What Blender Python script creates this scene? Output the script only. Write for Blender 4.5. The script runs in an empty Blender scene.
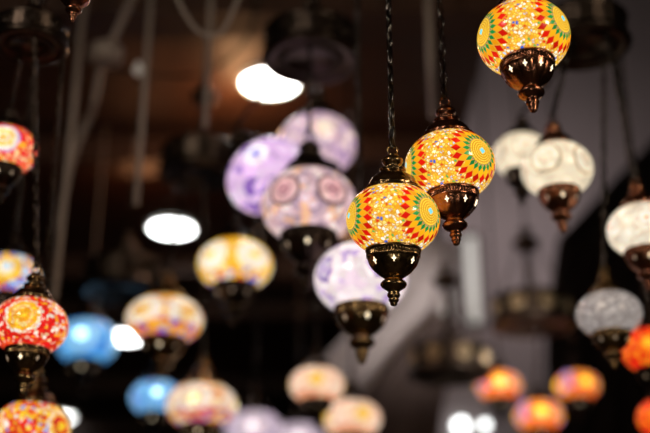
import bpy, bmesh, math, random
from mathutils import Vector, Matrix, Euler
random.seed(7)
PI = math.pi
C = bpy.context.scene.collection

# ------------------------------------------------------------------ camera
FPX = 1100.0
PITCH = math.radians(23)
CAM = Vector((0, 0, 1.6))
FW = Vector((0, math.cos(PITCH), math.sin(PITCH)))
UP = Vector((0, -math.sin(PITCH), math.cos(PITCH)))
RT = Vector((1, 0, 0))
CEIL = 3.8
FOCUS = 1.88

def at(px, py, d):
    return CAM + d * (FW + RT * ((px - 325) / FPX) + UP * ((216.5 - py) / FPX))

def at_z(px, py, z):
    v = FW + RT * ((px - 325) / FPX) + UP * ((216.5 - py) / FPX)
    return CAM + v * ((z - CAM.z) / v.z)

cam_d = bpy.data.cameras.new('camera')
cam = bpy.data.objects.new('camera', cam_d); C.objects.link(cam)
cam.location = CAM
cam.rotation_euler = (PI / 2 + PITCH, 0, 0)
cam_d.sensor_width = 36
cam_d.lens = FPX * 36 / 650
cam_d.clip_end = 100
cam_d.dof.use_dof = True
cam_d.dof.focus_distance = FOCUS
cam_d.dof.aperture_fstop = 1.28
bpy.context.scene.camera = cam
vs = bpy.context.scene.view_settings
vs.view_transform = 'Standard'
vs.look = 'None'

# ------------------------------------------------------------------ node helper
class T:
    def __init__(s, name):
        s.mat = bpy.data.materials.new(name); s.mat.use_nodes = True
        s.nt = s.mat.node_tree; s.nt.nodes.clear()
        s.out = s.nt.nodes.new('ShaderNodeOutputMaterial')
    def n(s, t, **kw):
        nd = s.nt.nodes.new(t)
        for k, v in kw.items(): setattr(nd, k, v)
        return nd
    def put(s, sock, v):
        if hasattr(v, 'is_output') or isinstance(v, bpy.types.NodeSocket): s.nt.links.new(v, sock)
        elif v is not None:
            if isinstance(v, (tuple, list)) and len(v) == 3 and sock.type == 'RGBA': v = (*v, 1)
            sock.default_value = v
    def m(s, op, a, b=None, c=None):
        nd = s.n('ShaderNodeMath', operation=op)
        for i, v in enumerate((a, b, c)):
            if v is not None: s.put(nd.inputs[i], v)
        return nd.outputs[0]
    def mix(s, f, a, b):
        nd = s.n('ShaderNodeMix', data_type='RGBA')
        s.put(nd.inputs[0], f); s.put(nd.inputs[6], a); s.put(nd.inputs[7], b)
        return nd.outputs[2]
    def mul(s, a, b):
        nd = s.n('ShaderNodeMix', data_type='RGBA', blend_type='MULTIPLY')
        nd.inputs[0].default_value = 1
        s.put(nd.inputs[6], a); s.put(nd.inputs[7], b)
        return nd.outputs[2]
    def ramp(s, f, stops, interp='CONSTANT'):
        nd = s.n('ShaderNodeValToRGB'); cr = nd.color_ramp; cr.interpolation = interp
        while len(cr.elements) < len(stops): cr.elements.new(0.5)
        for e, (p, c) in zip(cr.elements, stops):
            e.position = p; e.color = (*c, 1)
        s.put(nd.inputs[0], f)
        return nd.outputs[0]
    def comb(s, x, y, z):
        nd = s.n('ShaderNodeCombineXYZ')
        for i, v in enumerate((x, y, z)): s.put(nd.inputs[i], v)
        return nd.outputs[0]
    def smooth(s, v, a, b):
        nd = s.n('ShaderNodeMapRange', interpolation_type='SMOOTHSTEP')
        s.put(nd.inputs[0], v); nd.inputs[1].default_value = a; nd.inputs[2].default_value = b
        nd.inputs[3].default_value = 0; nd.inputs[4].default_value = 1
        return nd.outputs[0]
    def principled(s, base, rough=0.5, metal=0.0, emit=None, strength=0.0, normal=None, coat=0.0, spec=None):
        p = s.n('ShaderNodeBsdfPrincipled')
        s.put(p.inputs['Base Color'], base); s.put(p.inputs['Roughness'], rough)
        s.put(p.inputs['Metallic'], metal)
        if emit is not None:
            s.put(p.inputs['Emission Color'], emit); s.put(p.inputs['Emission Strength'], strength)
        if normal is not None: s.put(p.inputs['Normal'], normal)
        p.inputs['Coat Weight'].default_value = coat; p.inputs['Coat Roughness'].default_value = 0.08
        if spec is not None: p.inputs['Specular IOR Level'].default_value = spec
        s.nt.links.new(p.outputs[0], s.out.inputs[0])
        return s.mat
    def obj(s): return s.n('ShaderNodeTexCoord').outputs['Object']
    def sep(s, v):
        nd = s.n('ShaderNodeSeparateXYZ'); s.put(nd.inputs[0], v); return nd.outputs
    def noise(s, v, scale, detail=3, rough=0.55):
        nd = s.n('ShaderNodeTexNoise'); s.put(nd.inputs['Vector'], v)
        nd.inputs['Scale'].default_value = scale; nd.inputs['Detail'].default_value = detail
        nd.inputs['Roughness'].default_value = rough
        return nd.outputs['Fac']
    def voro(s, v, scale, feature='F1', rnd=1.0):
        nd = s.n('ShaderNodeTexVoronoi', feature=feature); s.put(nd.inputs['Vector'], v)
        nd.inputs['Scale'].default_value = scale; nd.inputs['Randomness'].default_value = rnd
        return nd
    def bump(s, h, strength=0.3, dist=0.02):
        nd = s.n('ShaderNodeBump'); s.put(nd.inputs['Height'], h)
        nd.inputs['Strength'].default_value = strength; nd.inputs['Distance'].default_value = dist
        return nd.outputs[0]

GH = 0.80           # half height of a globe of equatorial radius 1

def petal_coords(t, n, phase, vshift=0.0):
    """polar coordinates about the nearest of n rosettes set round the globe"""
    P = t.obj(); x, y, z = t.sep(P)
    phi = t.m('ADD', t.m('ARCTAN2', y, x), phase)
    per = 2 * PI / n
    k = t.m('ROUND', t.m('DIVIDE', phi, per))
    pl = t.m('SUBTRACT', phi, t.m('MULTIPLY', k, per))
    rho = t.m('SQRT', t.m('ADD', t.m('MULTIPLY', x, x), t.m('MULTIPLY', y, y)))
    u = t.m('MULTIPLY', pl, rho)
    v = t.m('MULTIPLY', t.m('ARCSINE', t.m('DIVIDE', z, GH * 1.02)), 0.88)
    v = t.m('SUBTRACT', v, vshift)
    r = t.m('SQRT', t.m('ADD', t.m('MULTIPLY', u, u), t.m('MULTIPLY', v, v)))
    th = t.m('ARCTAN2', v, u)
    return P, k, u, v, r, th, z

def edge_of(t, p):
    f = t.m('FRACT', p)
    return t.m('MINIMUM', f, t.m('SUBTRACT', 1.0, f))

def mat_leaf_mosaic(name, phase, strength=1.0, petals=20):
    """gold bead medallions ringed by green, orange and red leaf tesserae, bead panels between"""
    t = T(name)
    P, k, u, v, r, th, z = petal_coords(t, 3, phase)
    s = t.m('MULTIPLY', th, petals / (2 * PI))
    # leaf rows grow longer outward
    tt = t.m('DIVIDE', t.m('SUBTRACT', t.m('SQRT', t.m('MAXIMUM', t.m('ADD', 0.009025, t.m('MULTIPLY', t.m('SUBTRACT', r, 0.30), 0.024)), 0.0001)), 0.095), 0.012)
    p = t.m('ADD', t.m('MULTIPLY', tt, 0.5), s)
    q = t.m('SUBTRACT', t.m('MULTIPLY', tt, 0.5), s)
    row = t.m('ADD', t.m('FLOOR', p), t.m('FLOOR', q))
    Gd, Gn, Or, Rd, Yl = (0.95, 0.62, 0.05), (0.008, 0.22, 0.045), (1.0, 0.36, 0.006), (0.60, 0.008, 0.003), (1.0, 0.50, 0.02)
    leaf = t.ramp(t.m('DIVIDE', t.m('ADD', row, 1.5), 8.0),
                  [(0, (.34, .27, .17)), (1 / 8, Gn), (2 / 8, Or), (3 / 8, Rd), (4 / 8, Yl)])
    wn = t.n('ShaderNodeTexWhiteNoise'); t.put(wn.inputs[0], t.comb(t.m('FLOOR', p), t.m('FLOOR', q), k))
    leafb = t.m('ADD', 0.72, t.m('MULTIPLY', wn.outputs[0], 0.5))
    e = t.m('MINIMUM', edge_of(t, p), edge_of(t, q))
    leafl = t.smooth(e, 0.02, 0.13)
    leaf = t.mul(leaf, t.comb(leafb, leafb, leafb))
    leaf = t.mix(leafl, (0.70, 0.36, 0.02), leaf)
    # bead panel
    vb = t.voro(P, 15.0)
    rnd = t.sep(vb.outputs['Color'])[0]
    bead = t.ramp(rnd, [(0, (1, 0.56, 0.03)), (.22, (1, 0.78, 0.22)), (.34, (1, .97, .78)), (.50, (1, .36, .01)),
                        (.58, (.72, .04, .01)), (.66, (1, .60, .04)), (.80, (.50, .66, .9)), (.86, (.05, .12, .55)), (.89, (.12, .4, .08)), (.93, (1, .85, .4))])
    ve = t.voro(P, 15.0, 'DISTANCE_TO_EDGE').outputs['Distance']
    bl = t.smooth(ve, 0.02, 0.24)
    bead = t.mix(bl, (0.68, 0.32, 0.025), bead)
    # gold medallion: rings of small beads
    rg = t.m('DIVIDE', r, 0.054)
    ri = t.m('FLOOR', rg)
    bs = t.m('MULTIPLY', t.m('MULTIPLY', t.m('ADD', ri, 0.5), 5.5), t.m('DIVIDE', th, 2 * PI))
    rl = t.smooth(edge_of(t, rg), 0.04, 0.30)
    bl2 = t.smooth(edge_of(t, bs), 0.0, 0.25)
    gl = t.m('MULTIPLY', rl, t.m('ADD', 0.55, t.m('MULTIPLY', bl2, 0.45)))
    gold = t.mix(gl, (0.50, 0.20, 0.01), (1.0, 0.62, 0.05))
    sq = t.m('MAXIMUM', t.m('ABSOLUTE', t.m('ADD', u, v)), t.m('ABSOLUTE', t.m('SUBTRACT', u, v)))
    gold = t.mix(t.m('LESS_THAN', sq, 0.085), gold, (0.22, 0.72, 0.85))
    col = t.mix(t.m('GREATER_THAN', row, 2.5), leaf, bead)
    col = t.mix(t.m('LESS_THAN', r, 0.325), col, gold)
    hgt = t.mix(t.m('GREATER_THAN', row, 2.5), t.mix(t.m('LESS_THAN', r, .325), leafl, gl), bl)
    glow = t.m('ADD', 0.78, t.m('MULTIPLY', t.noise(P, 2.2, 1), 0.4))
    st = t.m('MULTIPLY', glow, strength)
    return t.principled(t.mul(col, (.4, .4, .4)), 0.25, 0, col, st, t.bump(hgt, 0.5, 0.02), coat=0.5)

def mat_petals(name, n, phase, rings, beads, scale=11, strength=1.0, rmax=0.6, bottom=None, vb=-0.38,
               grout=(0.25, 0.03, 0.01), groutw=0.12, mixb=0.35, interp='CONSTANT', vshift=0.0, painted_hot=None, edge_grout=None, smoothrings=False):
    """round flower medallions over a ground of glass beads"""
    t = T(name)
    P, k, u, v, r, th, z = petal_coords(t, n, phase, vshift)
    vo = t.voro(P, scale); rn = t.sep(vo.outputs['Color'])
    def pal(lst): return t.ramp(rn[0], [(i / len(lst), c) for i, c in enumerate(lst)])
    ground = pal(beads)
    wob = r if smoothrings else t.m('ADD', r, t.m('MULTIPLY', t.m('SUBTRACT', rn[1], 0.5), 0.10))
    ring = t.ramp(wob, rings, interp)
    flower = t.mix(mixb, ring, t.mul(ring, t.mix(0.6, (1, 1, 1), pal([(1, 1, 1), (1, .75, .4), (1, 1, .8), (1, .5, .25), (.9, .85, 1)]))))
    inside = t.m('LESS_THAN', wob, rmax)
    col = t.mix(inside, ground, flower)
    if bottom:
        col = t.mix(t.m('LESS_THAN', t.m('ADD', z, t.m('MULTIPLY', rn[2], 0.12)), vb), col, pal(bottom))
    ve = t.voro(P, scale, 'DISTANCE_TO_EDGE').outputs['Distance']
    bl = t.smooth(ve, 0.0, groutw)
    col = t.mix(bl, t.mix(0.45, col, grout), col)
    bri = t.m('ADD', 0.8, t.m('MULTIPLY', rn[1], 0.45))
    col2 = t.mul(col, t.comb(bri, bri, bri))
    st = t.m('MULTIPLY', t.m('ADD', 0.8, t.m('MULTIPLY', t.noise(P, 2.0, 1), 0.45)), strength)
    if painted_hot:
        st = t.m('ADD', st, t.m('MULTIPLY', t.m('LESS_THAN', r, painted_hot[0]), painted_hot[1]))  # painted hot spot: extra emission at rosette centres imitates bulb glare
    return t.principled(t.mul(col2, (.35, .35, .35)), 0.22, 0, col2, st, t.bump(bl, 0.35, 0.02), coat=0.6)

def mat_metal(name, col, dark, rough=0.28, sc=7):
    t = T(name)
    P = t.obj()
    f = t.noise(P, sc, 5, 0.65)
    c = t.ramp(f, [(0.2, dark), (0.75, col)], 'LINEAR')
    r = t.m('ADD', rough - 0.06, t.m('MULTIPLY', t.noise(P, sc * 2.1, 3), 0.12))
    return t.principled(c, r, 1.0, normal=t.bump(t.noise(P, sc * 3, 2), 0.06, 0.02))

def mat_plain(name, col, rough=0.6, var=0.25, sc=6, metal=0.0, bump=0.0, spec=None):
    t = T(name)
    P = t.obj()
    f = t.noise(P, sc, 4)
    c = t.mix(f, tuple(x * (1 - var) for x in col), tuple(min(1, x * (1 + var)) for x in col))
    return t.principled(c, rough, metal, normal=t.bump(f, bump, 0.02) if bump else None, spec=spec)

def mat_glow(name, col, strength):
    t = T(name)
    f = t.noise(t.obj(), 3, 1)
    c = t.mix(f, col, tuple(min(1, x * 1.05) for x in col))
    return t.principled((.8, .8, .8), 0.4, 0, c, strength)

def mat_wood(name, col, axis, plank=0.14):
    t = T(name)
    P = t.obj(); xyz = t.sep(P)
    pl = t.m('DIVIDE', xyz[axis], plank)
    wn = t.n('ShaderNodeTexWhiteNoise', noise_dimensions='1D'); t.put(wn.inputs['W'], t.m('FLOOR', pl))
    mp = t.n('ShaderNodeMapping'); t.put(mp.inputs[0], P)
    sc = [1.2, 1.2, 1.2]; sc[axis] = 22; mp.inputs['Scale'].default_value = sc
    g = t.noise(mp.outputs[0], 2.0, 5, .6)
    f = t.m('ADD', t.m('MULTIPLY', wn.outputs[0], 0.5), t.m('MULTIPLY', g, 0.5))
    c = t.mix(f, tuple(x * .55 for x in col), tuple(x * 1.35 for x in col))
    line = t.smooth(edge_of(t, pl), 0.0, 0.05)
    c = t.mul(c, t.comb(line, line, line))
    return t.principled(c, 0.5, 0, normal=t.bump(t.m('MULTIPLY', line, g), 0.4, 0.02))

# ------------------------------------------------------------------ mesh helpers
def bm_obj(name, bm, mat, parent=None, smooth=True):
    me = bpy.data.meshes.new(name)
    bmesh.ops.recalc_face_normals(bm, faces=bm.faces)
    bm.to_mesh(me); bm.free()
    if smooth:
        for p in me.polygons: p.use_smooth = True
    me.materials.append(mat)
    o = bpy.data.objects.new(name, me); C.objects.link(o)
    if parent: o.parent = parent
    return o

def lathe(bm, prof, seg=48, mod=None):
    """prof: list of (r, z); mod(r, z, a, i) -> radius"""
    rings = []
    for i, (r, z) in enumerate(prof):
        if r < 1e-5:
            rings.append([bm.verts.new((0, 0, z))])
        else:
            ring = []
            for j in range(seg):
                a = 2 * PI * j / seg
                rr = mod(r, z, a, j) if mod else r
                ring.append(bm.verts.new((rr * math.cos(a), rr * math.sin(a), z)))
            rings.append(ring)
    for A, B in zip(rings, rings[1:]):
        for j in range(seg):
            k = (j + 1) % seg
            if len(A) == 1 and len(B) == 1: continue
            if len(A) == 1: bm.faces.new((A[0], B[j], B[k]))
            elif len(B) == 1: bm.faces.new((A[j], A[k], B[0]))
            else: bm.faces.new((A[j], A[k], B[k], B[j]))
    return bm

def tube(bm, pts, rad, seg=8, closed=False):
    pts = [Vector(p) for p in pts]; n = len(pts); rings = []
    up = None
    for i, p in enumerate(pts):
        a = pts[i - 1] if (i > 0 or closed) else p
        b = pts[(i + 1) % n] if (i < n - 1 or closed) else p
        d = (b - a).normalized()
        if up is None or abs(up.dot(d)) > .98:
            up = d.orthogonal().normalized()
        s = d.cross(up).normalized(); up = s.cross(d).normalized()
        rr = rad[i] if isinstance(rad, (list, tuple)) else rad
        rings.append([bm.verts.new(p + rr * (math.cos(2 * PI * j / seg) * s + math.sin(2 * PI * j / seg) * up)) for j in range(seg)])
    m = n if closed else n - 1
    for i in range(m):
        A, B = rings[i], rings[(i + 1) % n]
        for j in range(seg):
            k = (j + 1) % seg
            bm.faces.new((A[j], A[k], B[k], B[j]))
    if not closed:
        bm.faces.new(rings[0]); bm.faces.new(rings[-1])

def box(bm, lo, hi):
    v = [bm.verts.new((x, y, z)) for x in (lo[0], hi[0]) for y in (lo[1], hi[1]) for z in (lo[2], hi[2])]
    for f in ((0, 1, 3, 2), (4, 6, 7, 5), (0, 4, 5, 1), (2, 3, 7, 6), (0, 2, 6, 4), (1, 5, 7, 3)):
        bm.faces.new([v[i] for i in f])

def link_chain(bm, a, b, pitch, width, wire, cord=0.0, diamond=False):
    """oval links alternately turned a quarter, laced with a wire"""
    a = Vector(a); b = Vector(b); L = (b - a).length
    n = max(2, round(L / pitch)); d = (b - a) / n
    z = d.normalized(); s = z.orthogonal().normalized(); w = z.cross(s)
    for i in range(n):
        c = a + d * (i + 0.5); side = s if i % 2 == 0 else w
        hl = d.length * 0.5 + wire * 1.0; N = 10 if not diamond else 8
        pts = []
        for k in range(N):
            ang = 2 * PI * k / N
            if diamond:
                x, y = math.sin(ang), math.cos(ang)
                x = math.copysign(abs(x) ** 1.5, x)
            else:
                x, y = math.sin(ang), math.cos(ang)
                x = math.copysign(abs(x) ** .7, x)
            pts.append(c + side * (x * width) + z * (y * hl))
        tube(bm, pts, wire, 5, True)
    if cord > 0:
        m = max(8, n * 3); pts = []
        for i in range(m + 1):
            f = i / m; ang = f * n * 2.2
            pts.append(a + (b - a) * f + (s * math.cos(ang) + w * math.sin(ang)) * width * .8 * min(1, 4 * f, 4 * (1 - f)))
        tube(bm, pts, cord, 5)

def empty(name, loc, label, cat, group=None, scale=1.0, rot=None):
    o = bpy.data.objects.new(name, None); C.objects.link(o)
    o.empty_display_size = 0.05
    o.location = loc; o.scale = (scale,) * 3
    if rot: o.rotation_euler = rot
    o['label'] = label; o['category'] = cat
    if group: o['group'] = group
    return o

def tag(o, label, cat, group=None):
    o['label'] = label; o['category'] = cat
    if group: o['group'] = group
    return o

def structure(o): o['kind'] = 'structure'; return o

# ------------------------------------------------------------------ shared metals
BRONZE = mat_metal('dark_bronze', (0.46, 0.30, 0.14), (0.15, 0.085, 0.04), 0.25, 4)
COPPER = mat_metal('aged_copper', (0.50, 0.21, 0.12), (0.15, 0.055, 0.03), 0.25, 4)
BLACKENED = mat_metal('blackened_metal', (0.075, 0.053, 0.042), (0.025, 0.018, 0.014), 0.36)
BRASS = mat_metal('dull_brass', (0.80, 0.64, 0.42), (0.35, 0.27, 0.16), 0.5)
TARNISH = mat_metal('tarnished_bronze', (0.13, 0.095, 0.07), (0.045, 0.032, 0.025), 0.38)
CHAINM = mat_metal('chain_metal', (0.15, 0.13, 0.12), (0.03, 0.027, 0.025), 0.20, 30)
PALECORD = mat_plain('pale_cord', (0.26, 0.20, 0.17), 0.7)
OPENING = mat_glow('lit_opening', (1.0, 0.80, 0.52), 1.9)
OPENDIM = mat_glow('lit_opening_soft', (1.0, 0.62, 0.34), .25)

# ------------------------------------------------------------------ pendant lamp meshes (equatorial radius 1)
def globe_mesh():
    bm = bmesh.new(); prof = []
    N = 40; a0, a1 = math.radians(-55), math.radians(54)
    for i in range(N + 1):
        a = a0 + (a1 - a0) * i / N
        prof.append((math.cos(a), GH * math.sin(a)))
    return lathe(bm, prof, 80)

TOP = [(0.575, .60), (.64, .605), (.655, .635), (.62, .665), (.57, .675), (.555, .70), (.575, .72), (.55, .745), (.52, .76), (.50, .82), (.46, .90),
       (.385, .975), (.30, 1.03), (.262, 1.07), (.262, 1.10), (.29, 1.115), (.285, 1.14), (.23, 1.165), (.16, 1.19), (.15, 1.21),
       (.20, 1.25), (.235, 1.31), (.225, 1.36), (.17, 1.41), (.12, 1.435), (.135, 1.455), (.11, 1.48), (0, 1.49)]
BOT = [(.50, -.62), (.575, -.625), (.592, -.645), (.588, -.675), (.592, -.70), (.57, -.715), (.555, -.725), (.555, -.80), (.56, -.81), (.572, -.83), (.555, -.85),
       (.535, -.865), (.522, -.91), (.497, -.98), (.455, -1.05), (.39, -1.125), (.32, -1.19), (.25, -1.24), (.20, -1.275), (.185, -1.30)]
FIN = [(.17, -1.29), (.19, -1.315), (.24, -1.34), (.275, -1.385), (.28, -1.42), (.25, -1.47), (.19, -1.51), (.135, -1.545), (.115, -1.58),
       (.135, -1.61), (.138, -1.65), (.115, -1.69), (.095, -1.71), (.115, -1.735), (.10, -1.77), (.075, -1.80), (.08, -1.83), (.05, -1.865), (0, -1.88)]
def rib(r, z, a, j):
    if -.81 < z < -.72: return r * (1.035 if (j // 2) % 2 else 0.95)
    if -1.2 < z < -.86: return r * (0.975 + 0.05 * abs(math.cos(a * 5)) ** .6)
    return r
def ribtop(r, z, a, j):
    if .74 < z < .98: return r * (1 + 0.02 * abs(math.cos(a * 8)))
    if .68 < z < .73: return r * (1.02 if (j // 2) % 2 else 0.985)
    return r

def star_bm():
    """four pointed opening, facing +X at the origin"""
    bm = bmesh.new(); ring = []; back = []
    for k in range(16):
        a = 2 * PI * k / 16
        rr = (0.30 + 0.70 * (abs(math.cos(2 * a)) ** 2.2))
        y, z = math.sin(a) * rr * .050, math.cos(a) * rr * .078
        ring.append(bm.verts.new((0.012, y, z))); back.append(bm.verts.new((-0.01, y, z)))
    bm.faces.new(ring)
    for k in range(16):
        j = (k + 1) % 16
        bm.faces.new((ring[k], ring[j], back[j], back[k]))
    return bm

def hook_bm():
    bm = bmesh.new()
    tube(bm, [(0.105 * math.sin(2 * PI * k / 16), 0, 1.59 + .11 * math.cos(2 * PI * k / 16)) for k in range(16)], 0.026, 6, True)
    return bm

PROTO = {}
def proto(key, make, mat):
    if key not in PROTO:
        bm = make(); me = bpy.data.meshes.new(key[0])
        bmesh.ops.recalc_face_normals(bm, faces=bm.faces)
        bm.to_mesh(me); bm.free()
        for p in me.polygons: p.use_smooth = True
        me.materials.append(mat); PROTO[key] = me
    return PROTO[key]

def part(name, me, parent):
    o = bpy.data.objects.new(name, me); C.objects.link(o); o.parent = parent
    return o

def lamp(label, px, py, w, d, mat, hang=None, tilt=(0, 0), spin=0.0, metal=BRONZE, opening=OPENING, chain='link', group=None,
         stars=(-92, -42, -142), sharp=False, sq=1.0, name='mosaic_pendant_lamp', chain_mat=None):
    bl = 52.4 * abs(1 / FOCUS - 1 / d)
    R = (w / 2 - bl * 0.30) * d / FPX
    loc = at(px, py, d)
    rot = Euler((math.radians(tilt[0]), math.radians(tilt[1]), 0))
    root = empty(name, loc, label, 'lamp', group, R, rot)
    root.scale = (R, R, R * sq)
    g = part('globe', proto(('globe', mat.name), globe_mesh, mat), root); g.rotation_euler.z = spin
    mk = metal.name
    tc = part('top_cap', proto(('top_cap', mk), lambda: lathe(bmesh.new(), TOP, 64, ribtop), metal), root)
    part('hook_ring', proto(('hook_ring', mk), hook_bm, metal), tc)
    bc = part('bottom_cap', proto(('bottom_cap', mk), lambda: lathe(bmesh.new(), BOT, 224, rib), metal), root)
    for q, a in enumerate(stars):
        om = opening if q == 0 or sharp else OPENDIM
        st = part('star_opening', proto(('star_opening', om.name), star_bm, om), bc)
        an = math.radians(a)
        st.matrix_local = Matrix.Rotation(an, 4, 'Z') @ Matrix.Translation((.508, 0, -.965)) @ Matrix.Rotation(math.radians(22), 4, 'Y')
    part('finial', proto(('finial', mk), lambda: lathe(bmesh.new(), FIN, 40), metal), bc)
    # suspension, from the ring up to its ceiling or canopy point
    M = Matrix.LocRotScale(loc, rot, Vector((R, R, R * sq)))
    top = M @ Vector((0, 0, 1.69))
    end = Vector(hang) if hang is not None else Vector((top.x, top.y, CEIL - .002))
    if hang is None and top.x > XS: end.z = HIGH - .002
    Mi = M.inverted()
    bm = bmesh.new(); a, b = (0, 0, 1.66), Mi @ end
    cm = chain_mat or CHAINM
    if chain == 'link': link_chain(bm, a, b, .0185 / R, .0052 / R, .0022 / R, .0027 / R)
    elif chain == 'open': link_chain(bm, a, b, .030 / R, .0080 / R, .0014 / R, .0018 / R, True)
    elif chain == 'cord': tube(bm, [Vector(a).lerp(b, i / 6) for i in range(7)], .0045 / R, 8)
    bm_obj('chain' if chain != 'cord' else 'cord', bm, cm, root)
    return root, R

# ------------------------------------------------------------------ setting
XS = 0.60           # the low timber ceiling stops here; a taller bay opens to the right
HIGH = 6.3
YB, YR = 12.0, 6.3
XL, XR = -3.2, 3.2
CEILW = mat_wood('ceiling_planks', (0.060, 0.024, 0.012), 1, 0.16)
BEAMW = mat_wood('beam_wood', (0.075, 0.030, 0.015), 2, 0.3)
DARKW = mat_plain('dark_wall_paint', (0.022, 0.014, 0.011), 0.7)
MAUVE = mat_plain('mauve_plaster', (0.30, 0.25, 0.255), 0.85, 0.18, 2.5, bump=0.1)
DARKCEIL = mat_plain('dark_ceiling', (0.015, 0.011, 0.010), 0.8)  # near-black colour for the high ceiling
FLOORM = mat_plain('stone_floor', (0.10, 0.075, 0.06), 0.45, 0.3, 3)

def slab(name, lo, hi, mat):
    bm = bmesh.new(); box(bm, lo, hi)
    return structure(bm_obj(name, bm, mat, None, False))
slab('floor', (XL, -3, -.1), (XR, YB, 0), FLOORM)
slab('ceiling', (XL, -3, CEIL), (XS, YB, CEIL + .1), CEILW)
slab('ceiling_high', (XS, -3, HIGH), (XR, YB, HIGH + .1), DARKCEIL)
slab('trim_fascia', (XS - .04, -3, CEIL + .1), (XS, YB, HIGH), DARKW)
slab('wall_left', (XL - .1, -3, 0), (XL, YB, HIGH), DARKW)
slab('wall_right', (XR, -3, 0), (XR + .1, YB, HIGH), DARKW)
slab('wall_back', (XL, YB, 0), (XR, YB + .1, HIGH), DARKW)
slab('wall_partition', (XS + .02, YR, 0), (XR, YR + .12, HIGH), MAUVE)
slab('wall_rear', (XL, -3.1, 0), (XR, -3, HIGH), DARKW)
k = 0
for y in (3.15, 4.3, 5.75, 6.5, 8.4, 10.0):
    k += 1
    slab('trim_%d' % k, (XL, y, CEIL - .11), (XS, y + .16, CEIL), BEAMW)

# ------------------------------------------------------------------ ceiling downlights
WHITE = mat_glow('downlight_diffuser', (1.0, 1.0, 0.97), 14.0)
RIM = mat_plain('downlight_rim', (.55, .6, .5), 0.4)
def downlight(px, py, label, r=.118, emit=True):
    p = at_z(px, py, CEIL); p.z = CEIL
    root = empty('ceiling_downlight', p, label, 'ceiling light', 'round white ceiling downlights')
    def rim():
        return lathe(bmesh.new(), [(r * .93, -.001), (r * .94, -.014), (r * 1.0, -.016), (r * 1.06, -.010), (r * 1.08, -.001)], 48)
    part('rim', proto(('rim', str(r)), rim, RIM), root)
    part('diffuser', proto(('diffuser', str(r)), lambda: lathe(bmesh.new(), [(0, -.011), (r * .6, -.011), (r * .94, -.010), (r * .94, -.002)], 48), WHITE), root)
    return root
downlight(270, 81, 'large bright white ceiling downlight partly hidden by a dark canopy')
downlight(172, 227, 'whole round white ceiling downlight above the yellow flowered lamp')
downlight(125, 336, 'white ceiling downlight squeezed between blue lamp and flowered lamp')
downlight(62, 416, 'white ceiling downlight peeping from behind the lowest left red lamp', .10)

BULB = mat_glow('white_lamp_globe', (.95, 1.0, .97), 5.0)
def wall_lamp(px, py, r, label):
    v = FW + RT * ((px - 325) / FPX) + UP * ((216.5 - py) / FPX)
    p = CAM + v * ((YR - .10) / v.y)
    root = empty('wall_lamp', p, label, 'wall lamp', 'pair of white globe wall lamps')
    bm = bmesh.new(); lathe(bm, [(0, .099), (.030, .099), (.030, .088), (.012, .080), (.012, r * .6), (.020, r * .5), (0, r * .5)], 24)
    bm.transform(Matrix.Rotation(-PI / 2, 4, 'X'))
    bm_obj('mount', bm, RIM, root)
    bm = bmesh.new(); lathe(bm, [(r * math.sin(PI * i / 16), -r * math.cos(PI * i / 16)) for i in range(17)], 24)
    bm_obj('globe', bm, BULB, root)
wall_lamp(461, 426, .042, 'larger white globe wall lamp of the pair at the bottom edge')
wall_lamp(485, 425, .024, 'smaller white globe wall lamp of the pair at the bottom edge')

# ------------------------------------------------------------------ canopies the lamps hang from (radius 1)
CAN = [(0, .80), (.14, .80), (.16, .76), (.45, .70), (.80, .62), (.92, .57), (.97, .52), (.93, .47), (.91, .44), (.93, .10), (.90, .06), (.96, .02),
       (1.0, -.05), (.97, -.11), (.90, -.14), (.84, -.15), (.82, -.10), (.74, -.06), (.60, -.03), (.58, -.08), (.50, -.10), (.48, -.03), (0, -.02)]
def canrib(r, z, a, j):
    if .05 < z < .46: return r * (1 + 0.012 * math.cos(a * 24))
    return r
KNOB = [(0, .78), (.22, .80), (.30, .86), (.34, .95), (.30, 1.04), (.20, 1.10), (.12, 1.14), (.12, 1.25), (.17, 1.29), (.17, 1.33), (.06, 1.38), (0, 1.39)]
def boss_bm():
    bm = bmesh.new()
    lathe(bm, [(.20, 0), (.20, .03), (.17, .045), (.15, .03), (.06, .03), (.05, .05), (0, .055)], 24)
    for q in range(8):
        a = 2 * PI * q / 8
        tube(bm, [(.05 * math.cos(a), .05 * math.sin(a), .035), (.10 * math.cos(a), .10 * math.sin(a), .05), (.155 * math.cos(a), .155 * math.sin(a), .035)], [.02, .032, .02], 6)
    return bm
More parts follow.
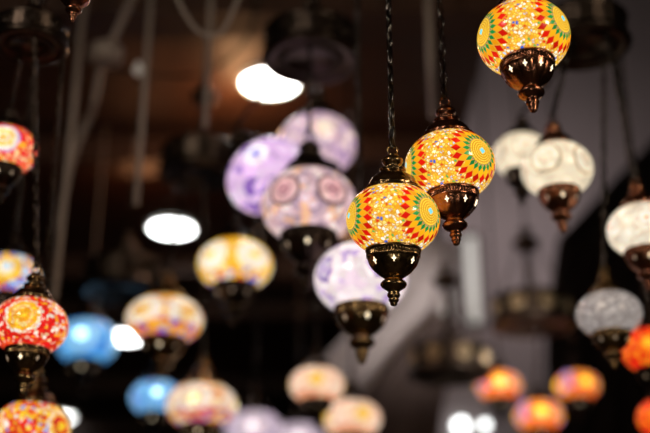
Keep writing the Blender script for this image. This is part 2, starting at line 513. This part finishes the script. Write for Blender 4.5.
def canopy(label, px, py, w, d, metal=None, bosses=None, bossmat=None, bail=0.0, stays=True):
    bl = 52.4 * abs(1 / FOCUS - 1 / d)
    R = (w / 2 - bl * .25) * d / FPX
    loc = at(px, py, d)
    root = empty('lamp_canopy', loc, label, 'lamp canopy', 'metal canopies that carry the hanging lamps', R)
    metal = metal or TARNISH; mk = metal.name
    dr = part('drum', proto(('drum', mk), lambda: lathe(bmesh.new(), CAN, 96, canrib), metal), root)
    kz = bail
    kn = part('knob', proto(('knob', mk), lambda: lathe(bmesh.new(), KNOB, 40), metal), root)
    kn.location.z = kz
    if bail:
        bm = bmesh.new(); tube(bm, [(0, 0, .78), (0, 0, .81 + bail)], .06, 8); bm_obj('stem', bm, metal, root)
    if bail and stays:
        for a in (-150, -90, -30, 90):
            an = math.radians(a); bm = bmesh.new()
            tube(bm, [(.86 * math.cos(an), .86 * math.sin(an), .6), (.24 * math.cos(an), .24 * math.sin(an), .83 + bail)], .02, 6)
            bm_obj('stay_rod', bm, metal, root)
    for a in (bosses or ()):
        b = part('rosette', proto(('rosette', (bossmat or metal).name), boss_bm, bossmat or metal), dr)
        an = math.radians(a)
        b.matrix_local = Matrix.Rotation(an, 4, 'Z') @ Matrix.Translation((.905, 0, .27)) @ Matrix.Rotation(PI / 2, 4, 'Y')
    end = ((HIGH if loc.x > XS else CEIL) - .002 - loc.z) / R
    if end > 1.4 + kz:
        bm = bmesh.new(); tube(bm, [(0, 0, 1.37 + kz), (0, 0, end)], .03, 8)
        bm_obj('rod', bm, metal, root)
    def hang(px_, d_, k_=.7):
        """point under the drum nearest to a lamp at that bearing"""
        v = at(px_, py, d_) - loc; v.z = 0
        if v.length > R * k_: v = v.normalized() * R * k_
        return loc + v + Vector((0, 0, -.175 * R))
    return hang

FB = (-120, -75, -30, 15, -165)
c_top = canopy('black round canopy overlapping the large upper downlight', 311, 57, 104, 3.0, BLACKENED, bosses=FB)
c_right = canopy('dark wide canopy behind the topmost right orange mosaic lamp', 584, 44, 98, 2.75, BLACKENED)
c_mid = canopy('black drum canopy hanging left of the lavender lamp', 200, 172, 90, 3.7, bosses=FB, bail=1.1, stays=False)
c_low = canopy('dark canopy ring under the round downlight on the left', 124, 288, 92, 4.0, bosses=FB)
c_left = canopy('black canopy at the upper left corner above red bead lamps', 30, 44, 78, 2.35, BLACKENED, bosses=FB)
c_brass = canopy('brass-studded canopy with stay rods below the lower central orange lamp', 450, 372, 92, 4.2, bosses=FB, bossmat=BRASS, bail=1.35)
c_roset = canopy('brown-bronze canopy with stay rods between white lamps and red-orange cluster', 532, 322, 92, 4.3, bosses=FB, bossmat=BRASS, bail=1.05)

# ------------------------------------------------------------------ globe glass
leafA = mat_leaf_mosaic('leaf_mosaic_glass', 0.0, 1.18)
W1 = (1, .93, .80)
redbead = mat_petals('red_bead_glass', 3, 0, [(0, (1, .62, .03)), (.10, (1, .50, .02)), (.20, (1, .80, .28)), (.30, (1, .55, .02)), (.42, (1, .95, .8)), (.50, (.80, .02, .01))],
                     [(.75, .015, .01), (1, .30, .02), (.8, .02, .01), (1, .85, .7), (1, .5, .02), (.7, .01, .01), (1, .6, .3), (1, .85, .7), (.8, .02, .01)], 10.5, 1.0, .58,
                     [(.75, .01, .01), (.9, .1, .02), (.7, .01, .01), (1, .45, .3)], -.46, (.6, .02, .01), groutw=.2, mixb=1.0)
mixbead = mat_petals('mixed_bead_glass', 3, 1, [(0, (1, .62, .03)), (.16, (.8, .02, .01)), (.26, (1, .6, .1)), (.4, (1, .9, .8))],
                     [(.75, .015, .01), (1, .45, .02), (1, .9, .75), (1, .55, .02), (.8, .02, .01), (1, .65, .05), (.3, .4, .8), (.75, .02, .01), (1, .3, .03)], 10, .95, .45, grout=(.5, .02, .01))
whiterose = mat_petals('white_rose_red_glass', 3, 0, [(0, (1, .6, .05)), (.12, W1), (.2, (1, .7, .1)), (.34, (1, .95, .85)), (.46, (.4, .3, .75))],
                       [(.8, .02, .01), (1, .4, .02), (.9, .05, .02), (1, .6, .3), (.8, .02, .05)], 9, 1.1, .52, grout=(.4, .02, .01))
yelblue = mat_petals('yellow_blue_glass', 3, 0, [(0, (.55, .8, 1)), (.16, (1, .85, .5)), (.3, (1, .60, .03))],
                     [(1, .6, .03), (1, .75, .3), (.08, .12, .7), (1, .45, .02), (.5, .75, 1), (.8, .1, .02)], 6, 1.05, .5)
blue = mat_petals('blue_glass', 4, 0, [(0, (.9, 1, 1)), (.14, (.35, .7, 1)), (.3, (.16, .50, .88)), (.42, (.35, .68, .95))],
                  [(.06, .28, .72), (.16, .48, .86), (.10, .40, .80), (.05, .22, .66)], 5, 1.05, .55, grout=(.03, .15, .45), painted_hot=(.19, 3.2), interp='LINEAR')
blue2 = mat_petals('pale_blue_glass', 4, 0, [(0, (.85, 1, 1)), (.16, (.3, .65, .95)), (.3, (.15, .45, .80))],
                   [(.14, .44, .78), (.28, .60, .90), (.10, .30, .68), (.30, .38, .76)], 5, 1.05, .5, grout=(.05, .2, .5), painted_hot=(.17, 3.2), interp='LINEAR')
flower = mat_petals('flower_glass', 5, 0, [(0, (.95, .35, .25)), (.07, (1, .62, .05)), (.16, (.75, .55, .35)), (.22, (1, .70, .25)), (.28, W1), (.46, (1, .86, .68))],
                    [(1, .58, .03), (1, .5, .03), (1, .7, .2), (.9, .2, .03)], 6.5, .95, .60,
                    [(.9, .14, .02), (1, .55, .03), (.25, .06, .5), (1, .42, .02), (.15, .3, .8), (1, .35, .02), (1, .65, .1), (.6, .06, .3)], -.25, grout=(.5, .15, .05))
flower2 = mat_petals('flower_glass_pale', 4, 0, [(0, (1, .95, .6)), (.12, (1, .8, .25)), (.20, (1, .6, .3)), (.26, W1), (.46, (1, .85, .72))],
                     [(1, .72, .4), (1, .85, .65), (.9, .3, .1), (1, .6, .2)], 6.5, .9, .56,
                     [(.85, .05, .08), (1, .5, .02), (.7, .06, .1), (.3, .3, .6), (1, .7, .4), (.5, .05, .3)], -.25, grout=(.5, .15, .08), painted_hot=(.12, 1.5))
yelwhite = mat_petals('yellow_flower_glass', 5, 0, [(0, (1, .66, .02)), (.12, (1, .82, .35)), (.17, W1), (.42, (1, .88, .62))],
                      [(1, .52, .01), (1, .66, .06), (1, .42, .01)], 6.5, 1.08, .52,
                      [(.75, .8, .9), (1, .55, .02), (.8, .08, .04), (.15, .2, .7), (1, .6, .03), (1, .85, .6)], -.36, grout=(.5, .25, .05))
lavender = mat_petals('lavender_glass', 4, 0, [(0, (.20, .17, .55)), (.09, (.55, .55, .85)), (.15, (.97, .95, .95)), (.28, (.74, .50, .78))],
                      [(.72, .47, .74), (.78, .53, .79), (.70, .44, .75), (.22, .10, .42), (.76, .52, .78), (.85, .65, .86)], 4.0, 1.14, .30, grout=(.65, .42, .66), smoothrings=True, vshift=.06)
lilac = mat_petals('lilac_cream_glass', 4, 0, [(0, (1, .92, .70)), (.12, (.95, .78, .66)), (.26, (.80, .62, .66)), (.36, (.52, .36, .48))],
                   [(.66, .44, .56), (.74, .52, .58), (.44, .27, .46), (.95, .72, .66)], 6, 1.02, .55, grout=(.3, .18, .3), mixb=.5)
pinkrose = mat_petals('pink_rosette_glass', 6, 0, [(0, (.35, .10, .12)), (.05, (.72, .40, .42)), (.10, (.50, .20, .24)), (.15, (.80, .48, .48)), (.30, (.12, .06, .06))],
                      [(.75, .55, .60), (.62, .42, .46), (.42, .28, .36), (.95, .75, .70), (.66, .42, .45), (.9, .5, .3)], 7, 1.05, .37, grout=(.25, .14, .18), smoothrings=True, mixb=.2)
purplewhite = mat_petals('purple_white_glass', 5, 0, [(0, (.45, .30, .62)), (.10, (.90, .80, .90)), (.17, (.24, .12, .45)), (.28, (.98, .86, .86)), (.44, (.95, .80, .82))],
                         [(.98, .83, .84), (1, .9, .86), (.55, .38, .68), (.98, .85, .84), (.88, .68, .78)], 5.0, .98, .5, grout=(.7, .55, .7), mixb=.15)
cream = mat_petals('cream_petal_glass', 5, 0, [(0, (.90, .42, .16)), (.05, (1, .90, .70)), (.14, (.62, .46, .28)), (.19, (.95, .84, .64)), (.36, (.93, .80, .58)), (.40, (.42, .30, .17)), (.46, (.92, .78, .55))],
                   [(.92, .78, .56), (.95, .82, .6), (.88, .72, .5)], 4, .98, .5, grout=(.62, .46, .28), groutw=.06, mixb=.2, smoothrings=True)
creamclear = mat_petals('ivory_petal_glass', 5, 0, [(0, (.95, .32, .08)), (.06, (.98, .90, .78)), (.20, (.62, .52, .40)), (.24, (.9, .80, .64)), (.40, (.55, .45, .33)), (.43, (.86, .75, .58))],
                   [(.85, .74, .56), (.9, .8, .64), (.75, .62, .45)], 5, 1.08, .5, grout=(.45, .35, .24), groutw=.08, mixb=.2, smoothrings=True)
peach = mat_petals('peach_glass', 4, 0, [(0, (1, .58, .01)), (.20, (1, .68, .2)), (.28, (1, .72, .50)), (.45, (.95, .58, .38))],
                   [(1, .66, .44), (.95, .58, .42), (1, .75, .58)], 5, .95, .5, [(1, .5, .25), (.9, .2, .08), (1, .62, .4)], -.42, grout=(.8, .4, .2))
palepurple = mat_petals('pale_purple_glass', 4, 0, [(0, (1, .95, 1)), (.18, (.90, .78, .86)), (.3, (.72, .56, .68)), (.42, (.82, .70, .78))],
                        [(.66, .50, .64), (.8, .66, .76), (.56, .42, .58)], 5, .8, .5, grout=(.4, .3, .4), painted_hot=(.18, 1.2), interp='LINEAR')
hotorange = mat_petals('orange_violet_glass', 4, 0, [(0, (1, .62, .03)), (.22, (1, .36, .02)), (.34, (1, .25, .05))],
                       [(1, .26, .03), (.55, .4, .9), (1, .5, .2), (.9, .12, .03), (1, .55, .45), (.3, .25, .8), (1, .4, .04)], 4.0, 1.1, .42,
                       [(.95, .12, .01), (1, .3, .02), (.9, .08, .02)], -.38, grout=(.7, .1, .05), painted_hot=(.22, 1.2))
redglass = mat_petals('red_orange_glass', 4, 0, [(0, (1, .6, .02)), (.16, (1, .25, .01)), (.34, (.85, .03, .005))],
                      [(.8, .02, .005), (.9, .1, .01), (.75, .015, .005), (1, .28, .01)], 6, 1.0, .45, grout=(.5, .01, .005))
silver_t = T('silver_crackle_glass')
_P = silver_t.obj(); _v = silver_t.voro(_P, 13); _r = silver_t.sep(_v.outputs['Color'])[0]
_c = silver_t.ramp(_r, [(0, (.34, .30, .28)), (.4, (.55, .49, .46)), (.7, (.28, .24, .23))])
_e = silver_t.smooth(silver_t.voro(_P, 13, 'DISTANCE_TO_EDGE').outputs['Distance'], 0, .09)
_c = silver_t.mix(_e, (.16, .13, .12), _c)
silver = silver_t.principled(_c, .16, 0.5, _c, .85, silver_t.bump(_e, .5, .02), coat=1.0)  # this lamp is unlit; emission is added to brighten its glass

# ------------------------------------------------------------------ lamps in focus
G1 = 'orange, red and green leaf mosaic lamps'
# spin places the medallions: one to the right at +46 degrees and one at the left limb
def facing(deg): return math.radians(-90 + deg)
lamp('sharp orange and green mosaic lamp nearest the center, lowest of three', 393, 220, 94, 1.88, leafA, None, (6, 0.5), facing(48), BRONZE, chain='link', sharp=True, group=G1)
lamp('orange and green mosaic lamp right of the centermost one, copper capped, middle of three', 450, 166, 91, 1.98, leafA, None, (2, -2), facing(38), COPPER, chain='open', stars=(-112, -66, -20, -158), sharp=True, group=G1)
lamp('orange and green mosaic lamp at the top right, highest of three', 523.5, 38.5, 93, 1.86, leafA, None, (-4, -2), facing(47), COPPER, chain='open', stars=(-108, -70, -32, -146), sharp=True, group=G1)
lamp('lamp cut off by the top left edge with only its bronze base showing', 77, -24, 58, 1.98, redbead, None, (0, 0), 0, COPPER, opening=OPENDIM, group='red bead mosaic lamps')
# left group on the corner canopy
G2 = 'red bead mosaic lamps'
lamp('red lamp with yellow bead medallion at left edge, above the lowest red lamp', 30, 326, 78, 2.15, redbead, c_left(40, 2.2), (0, 0), facing(3), BRONZE, chain_mat=BLACKENED, group=G2)
lamp('speckled red and yellow bead lamp in the bottom left corner', 32, 430, 80, 2.38, mixbead, c_left(80, 2.42, .92), (0, 0), facing(0), BRONZE, chain_mat=BLACKENED, group=G2)
lamp('red lamp with white-ringed flower cut by the left edge, highest red one', 6, 150, 66, 2.42, whiterose, c_left(8, 2.5), (0, 0), facing(10), BLACKENED, group=G2)
lamp('yellow and blue lamp half hidden at left edge behind bronze cap', 10, 277, 66, 2.85, yelblue, None, (0, 0), facing(8), BLACKENED, opening=OPENDIM, group='blurred flowered mosaic lamps')
# left middle
G3 = 'blurred flowered mosaic lamps'
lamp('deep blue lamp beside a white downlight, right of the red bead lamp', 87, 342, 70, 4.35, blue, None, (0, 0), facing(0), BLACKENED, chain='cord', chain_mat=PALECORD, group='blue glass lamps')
lamp('cream petal lamp with orange and violet lower edge, above the pale blue lamp', 164.5, 320, 84, 3.2, flower, c_mid(160, 3.4), (0, 0), facing(-28), BRONZE, sq=0.82, group=G3)
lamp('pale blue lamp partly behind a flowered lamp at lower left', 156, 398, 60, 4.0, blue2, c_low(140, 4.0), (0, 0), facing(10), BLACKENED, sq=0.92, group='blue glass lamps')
lamp('cream flowered lamp with red and yellow base at bottom, below blue lamps', 201.5, 406, 79, 3.5, flower2, c_mid(205, 3.7, .8), (0, 0), facing(-8), BRONZE, sq=0.86, group=G3)
lamp('yellow and white flowered lamp right of the whole round downlight', 235, 265, 82, 3.3, yelwhite, c_mid(225, 3.6), (0, 0), facing(-36), BLACKENED, opening=OPENDIM, sq=0.9, group=G3)
# purple cluster
G4 = 'purple and pink glass lamps'
lamp('pink rosette lamp with bright dot on its dark cap, lowest of the purple cluster', 309, 206, 102, 2.70, pinkrose, c_top(309, 2.85), (0, 0), facing(-30), BLACKENED, group=G4, stars=(-92, -40, -145))
lamp('lavender lamp tilted leftward with white flower, left side of the purple cluster', 268, 176, 92, 2.98, lavender, c_top(285, 3.0), (-10, -32), facing(-8), BLACKENED, group=G4)
lamp('lilac and cream lamp at the top of the purple cluster', 317, 145, 86, 3.28, lilac, None, (0, 0), facing(12), BLACKENED, group=G4)
lamp('white lamp with violet flowers hanging just behind the central orange lamp', 361, 279, 98, 2.55, purplewhite, None, (0, 0), facing(-52), BRONZE, group=G4, stars=(-78, -30, -135))
# white cluster
G5 = 'cream glass lamps'
lamp('cream lamp left of its overlapping twin, half hidden behind it', 522, 156, 64, 2.95, cream, c_right(540, 2.9), (0, 4), facing(0), BLACKENED, group=G5)
lamp('cream lamp in front of its twin, dark cap with bright opening', 557, 170, 76, 2.5, cream, c_right(565, 2.6), (0, 0), facing(-30), COPPER, group=G5)
lamp('ivory lamp with an orange flower center cut by the right edge', 642, 230, 73, 2.45, creamclear, c_right(630, 2.55, .85), (0, 0), facing(-8), COPPER, group=G5)
lamp('unlit silvery crackle glass lamp below the ivory lamp on the right', 609, 314, 70, 2.55, silver, c_right(603, 2.75, .5), (0, 0), 0, BRONZE, opening=OPENDIM, sq=0.92, group=G5)
# right edge reds
G6 = 'red and orange glass lamps'
lamp('red-orange lamp at the right edge, beside the silvery crackle lamp', 652, 350, 66, 2.8, redglass, None, (0, 0), facing(-22), BLACKENED, opening=OPENDIM, group=G6)
lamp('red lamp cut by right edge in the lower right corner', 664, 418, 60, 3.0, redglass, None, (0, 0), facing(-30), BLACKENED, opening=OPENDIM, group=G6)
lamp('orange lamp with yellow spot, left one of three beneath the bronze canopy', 499, 386, 55, 4.7, hotorange, None, (0, 0), facing(-6), BLACKENED, sq=0.88, group=G6)
lamp('orange and violet lamp below the silvery lamp, right one of three', 577, 386, 54, 4.6, hotorange, None, (0, 0), facing(12), BLACKENED, sq=0.88, group=G6)
lamp('orange and violet lamp at bottom edge, lowest of three', 539, 416, 58, 4.4, hotorange, c_roset(538, 4.3, .5), (0, 0), facing(-4), BLACKENED, sq=0.88, group=G6)
# bottom middle
G7 = 'peach glass lamps'
lamp('peach lamp with yellow spot, upper left of the peach pair', 317, 385, 63, 3.6, peach, None, (0, 0), facing(0), BLACKENED, sq=0.88, group=G7, opening=OPENDIM, chain='cord')
lamp('peach lamp with yellow spot on its right side at bottom edge', 352, 419, 67, 3.8, peach, None, (0, 0), facing(22), BLACKENED, sq=0.88, group=G7, opening=OPENDIM, chain='cord')
lamp('pale mauve lamp at bottom edge right of the cream flowered lamp', 254, 432, 68, 4.5, palepurple, None, (0, 0), facing(0), BLACKENED, group='pale mauve glass lamps', opening=OPENDIM, chain='cord')
lamp('pale mauve lamp at bottom edge just left of the lower peach lamp', 299, 441, 60, 5.0, palepurple, None, (0, 0), facing(0), BLACKENED, group='pale mauve glass lamps', opening=OPENDIM, chain='cord')

# ------------------------------------------------------------------ cables and conduits under the ceiling
PIPE = mat_plain('beige_conduit', (0.36, 0.29, 0.25), 0.55)
def cable(name, label, cat, pts, r, mat, group=None):
    bm = bmesh.new(); P = [Vector(p) for p in pts]; Q = []
    for i in range(len(P) - 1):
        p0, p1, p2, p3 = P[max(0, i - 1)], P[i], P[i + 1], P[min(len(P) - 1, i + 2)]
        for j in range(8):
            t = j / 8
            Q.append(.5 * ((2 * p1) + (p2 - p0) * t + (2 * p0 - 5 * p1 + 4 * p2 - p3) * t * t + (3 * p1 - p0 - 3 * p2 + p3) * t ** 3))
    Q.append(P[-1])
    tube(bm, Q, r, 8)
    return tag(bm_obj(name, bm, mat), label, cat, group)

def drop(px, y0, y1, d, label, r=.011):
    p = at(px, y1, d); q = Vector((p.x, p.y, CEIL - .002))
    bm = bmesh.new(); tube(bm, [p, p.lerp(q, .5), q], r, 8)
    return tag(bm_obj('hanging_cable', bm, PIPE), label, 'cable', 'pale vertical ceiling cables')
drop(54, 0, 300, 3.2, 'pale vertical cable ending behind the red bead lamp at left', .010)
drop(136, 0, 205, 3.2, 'pale vertical cable just left of the round downlight', .009)
drop(205, 0, 128, 3.2, 'pale vertical cable down to the black drum canopy', .009)
drop(433, 0, 118, 3.3, 'brownish vertical cable behind the copper capped orange lamp', .012)
cable('ceiling_conduit', 'beige slanting conduit at the upper left running down from the ceiling', 'conduit',
      [at(142, -25, 3.6), at(120, 25, 3.6), at(103, 62, 3.6), at(92, 110, 3.6), at(72, 160, 3.6), at(58, 230, 3.6)], .012, PIPE)
cable('looped_cord', 'grey cable sagging in a loop at the top edge left of center', 'cable',
      [at(168, -25, 3.0), at(182, 8, 3.0), at(197, 30, 3.0), at(212, 36, 3.0), at(226, 26, 3.0), at(242, -12, 3.0)], .006, PIPE)
cable('ceiling_cable', 'thin dark cable crossing below the ceiling past the junction box', 'cable',
      [at(60, 20, 3.7), at(90, 60, 3.7), at(138, 72, 3.7), at(200, 74, 3.7), at(245, 40, 3.7), at(262, -20, 3.7)], .006, BLACKENED)
# junction box on the conduit, small white bulb on the cable
bm = bmesh.new(); c0 = at(106, 54, 3.55)
lathe(bm, [(0, -.028), (.045, -.028), (.055, -.02), (.055, .02), (.045, .028), (0, .028)], 24)
for v in bm.verts: v.co += c0
tag(bm_obj('junction_box', bm, PIPE), 'round beige junction box where the slanting conduit bends', 'junction box')
bm = bmesh.new(); c0 = at(138, 70, 3.62)
lathe(bm, [(0, -.020), (.010, -.017), (.015, -.006), (.015, .004), (.010, .014), (.009, .026), (0, .028)], 20)
for v in bm.verts: v.co += c0
tag(bm_obj('small_bulb', bm, mat_glow('dim_white_bulb', (1, .85, .7), .12)), 'small whitish bulb on the thin cable at upper left', 'bulb')

# ------------------------------------------------------------------ textiles and wall openings at the right
def sheet(name, label, A, B, mat, folds=6, amp=.05, group=None, n=48, m=16):
    """cloth hung between two edges given as point lists, with folds running along it"""
    def along(L, t):
        t *= len(L) - 1; i = min(int(t), len(L) - 2); return Vector(L[i]).lerp(Vector(L[i + 1]), t - i)
    bm = bmesh.new(); g = []
    for i in range(n + 1):
        t = i / n; a, b = along(A, t), along(B, t); row = []
        for j in range(m * 2 + 1):
            s = j / (m * 2); p = a.lerp(b, s)
            p += Vector((0, -1, -.3)) * amp * (math.sin(s * folds * PI * 2 + t * 1.7) * .5 + .3 * math.sin(s * folds * 4.1 + t * 5))
            row.append(bm.verts.new(p))
        g.append(row)
    for i in range(n):
        for j in range(m * 2):
            bm.faces.new((g[i][j], g[i][j + 1], g[i + 1][j + 1], g[i + 1][j]))
    o = bm_obj(name, bm, mat)
    sm = o.modifiers.new('thickness', 'SOLIDIFY'); sm.thickness = .006
    return tag(o, label, 'cloth', group)
LIGHTC = mat_plain('pale_cloth', (.46, .41, .40), .9, .15, 5, spec=.05)
BROWNC = mat_plain('brown_cloth', (.085, .062, .055), .9, .3, 8, spec=.05)
BLACKC = mat_plain('black_cloth', (.014, .011, .011), .95, .3, 5, spec=.05)
D = 5.4
sheet('draped_cloth', 'pale grey drape slanting down leftward behind the violet-flowered white lamp',
      [at(424, 232, D), at(396, 290, D), at(350, 330, D), at(312, 372, D)], [at(462, 250, D), at(440, 312, D), at(396, 350, D), at(352, 410, D)], LIGHTC, 3, .05)
sheet('draped_cloth', 'brown ribbed hanging right of the pale grey drape, near the bottom',
      [at(440, 312, D - .1), at(400, 350, D - .1), at(360, 400, D - .1), at(340, 450, D - .1)], [at(462, 330, D - .1), at(450, 370, D - .1), at(442, 410, D - .1), at(438, 450, D - .1)], BROWNC, 9, .03)
sheet('draped_cloth', 'black cloth sweeping diagonally down behind the ivory lamp at right',
      [at(665, 128, 5.3), at(600, 195, 5.3), at(556, 240, 5.3), at(545, 330, 5.3), at(548, 450, 5.3)],
      [at(760, 130, 5.3), at(740, 200, 5.3), at(720, 300, 5.3), at(700, 380, 5.3), at(700, 450, 5.3)], BLACKC, 5, .05)
# tall narrow lit panes in the mauve wall
PANE = mat_glow('daylit_pane', (.78, .80, .62), .17)
def pane(k, px0, px1, py0, py1):
    ps = []
    for px, py in ((px0, py1), (px1, py0)):
        v = FW + RT * ((px - 325) / FPX) + UP * ((216.5 - py) / FPX)
        ps.append(CAM + v * ((YR - .01) / v.y))
    lo = Vector((ps[0].x, YR - .03, ps[0].z)); hi = Vector((ps[1].x, YR - .002, ps[1].z))
    bm = bmesh.new(); box(bm, lo, hi)
    w = structure(bm_obj('window_%d' % k, bm, PANE, None, False))
    fb = bmesh.new(); t = .02
    box(fb, (lo.x - t, lo.y - .02, lo.z - t), (lo.x, hi.y, hi.z + t)); box(fb, (hi.x, lo.y - .02, lo.z - t), (hi.x + t, hi.y, hi.z + t))
    box(fb, (lo.x, lo.y - .02, hi.z), (hi.x, hi.y, hi.z + t)); box(fb, (lo.x, lo.y - .02, lo.z - t), (hi.x, hi.y, lo.z))
    bm_obj('window_frame', fb, DARKW, w, False)
pane(1, 468, 475, 238, 325)
pane(2, 438, 449, 272, 325)
# ------------------------------------------------------------------ lights
def light(name, kind, loc, energy, col, size=.1, target=None):
    l = bpy.data.lights.new(name, kind); l.energy = energy; l.color = col
    if kind == 'AREA': l.size = size
    else: l.shadow_soft_size = size
    o = bpy.data.objects.new(name, l); C.objects.link(o); o.location = loc
    if target is not None: o.rotation_euler = (Vector(target) - Vector(loc)).to_track_quat('-Z', 'Y').to_euler()
    return o
light('bay_fill', 'AREA', (1.15, 5.25, 4.0), 7.0, (1.0, .90, .88), .5, (1.2, 6.3, 4.3))  # added fill without a fixture, brightens the mauve wall
dl = light('drape_fill', 'SPOT', (.9, 3.5, 2.3), 150, (1.0, .93, .90), .15, at(405, 290, 5.4))  # added spot without a fixture, brightens the pale drape
dl.data.spot_size = math.radians(34); dl.data.spot_blend = .9
light('warm_ceiling_wash', 'POINT', at(236, 122, 4.35), 5, (1, .50, .22), .05)
light('warm_low_wash', 'POINT', at(140, 215, 5.0), 1.3, (1, .40, .16), .08)
light('cap_fill', 'AREA', (-1.3, 0.2, 3.0), 12, (1, .90, .74), .30, (.2, 2.0, 2.3))  # three unseen fills added around the camera for highlights on the metal caps
light('cap_fill', 'AREA', (1.7, 0.3, 2.6), 13, (1, .84, .62), .25, (.3, 2.0, 2.3))
light('cap_fill', 'AREA', (.15, -0.6, 1.0), 2.2, (1, .92, .75), .25, (.3, 2.0, 2.3))
w = bpy.data.worlds.new('world'); bpy.context.scene.world = w; w.use_nodes = True
w.node_tree.nodes['Background'].inputs[0].default_value = (.05, .035, .03, 1)
w.node_tree.nodes['Background'].inputs[1].default_value = .3
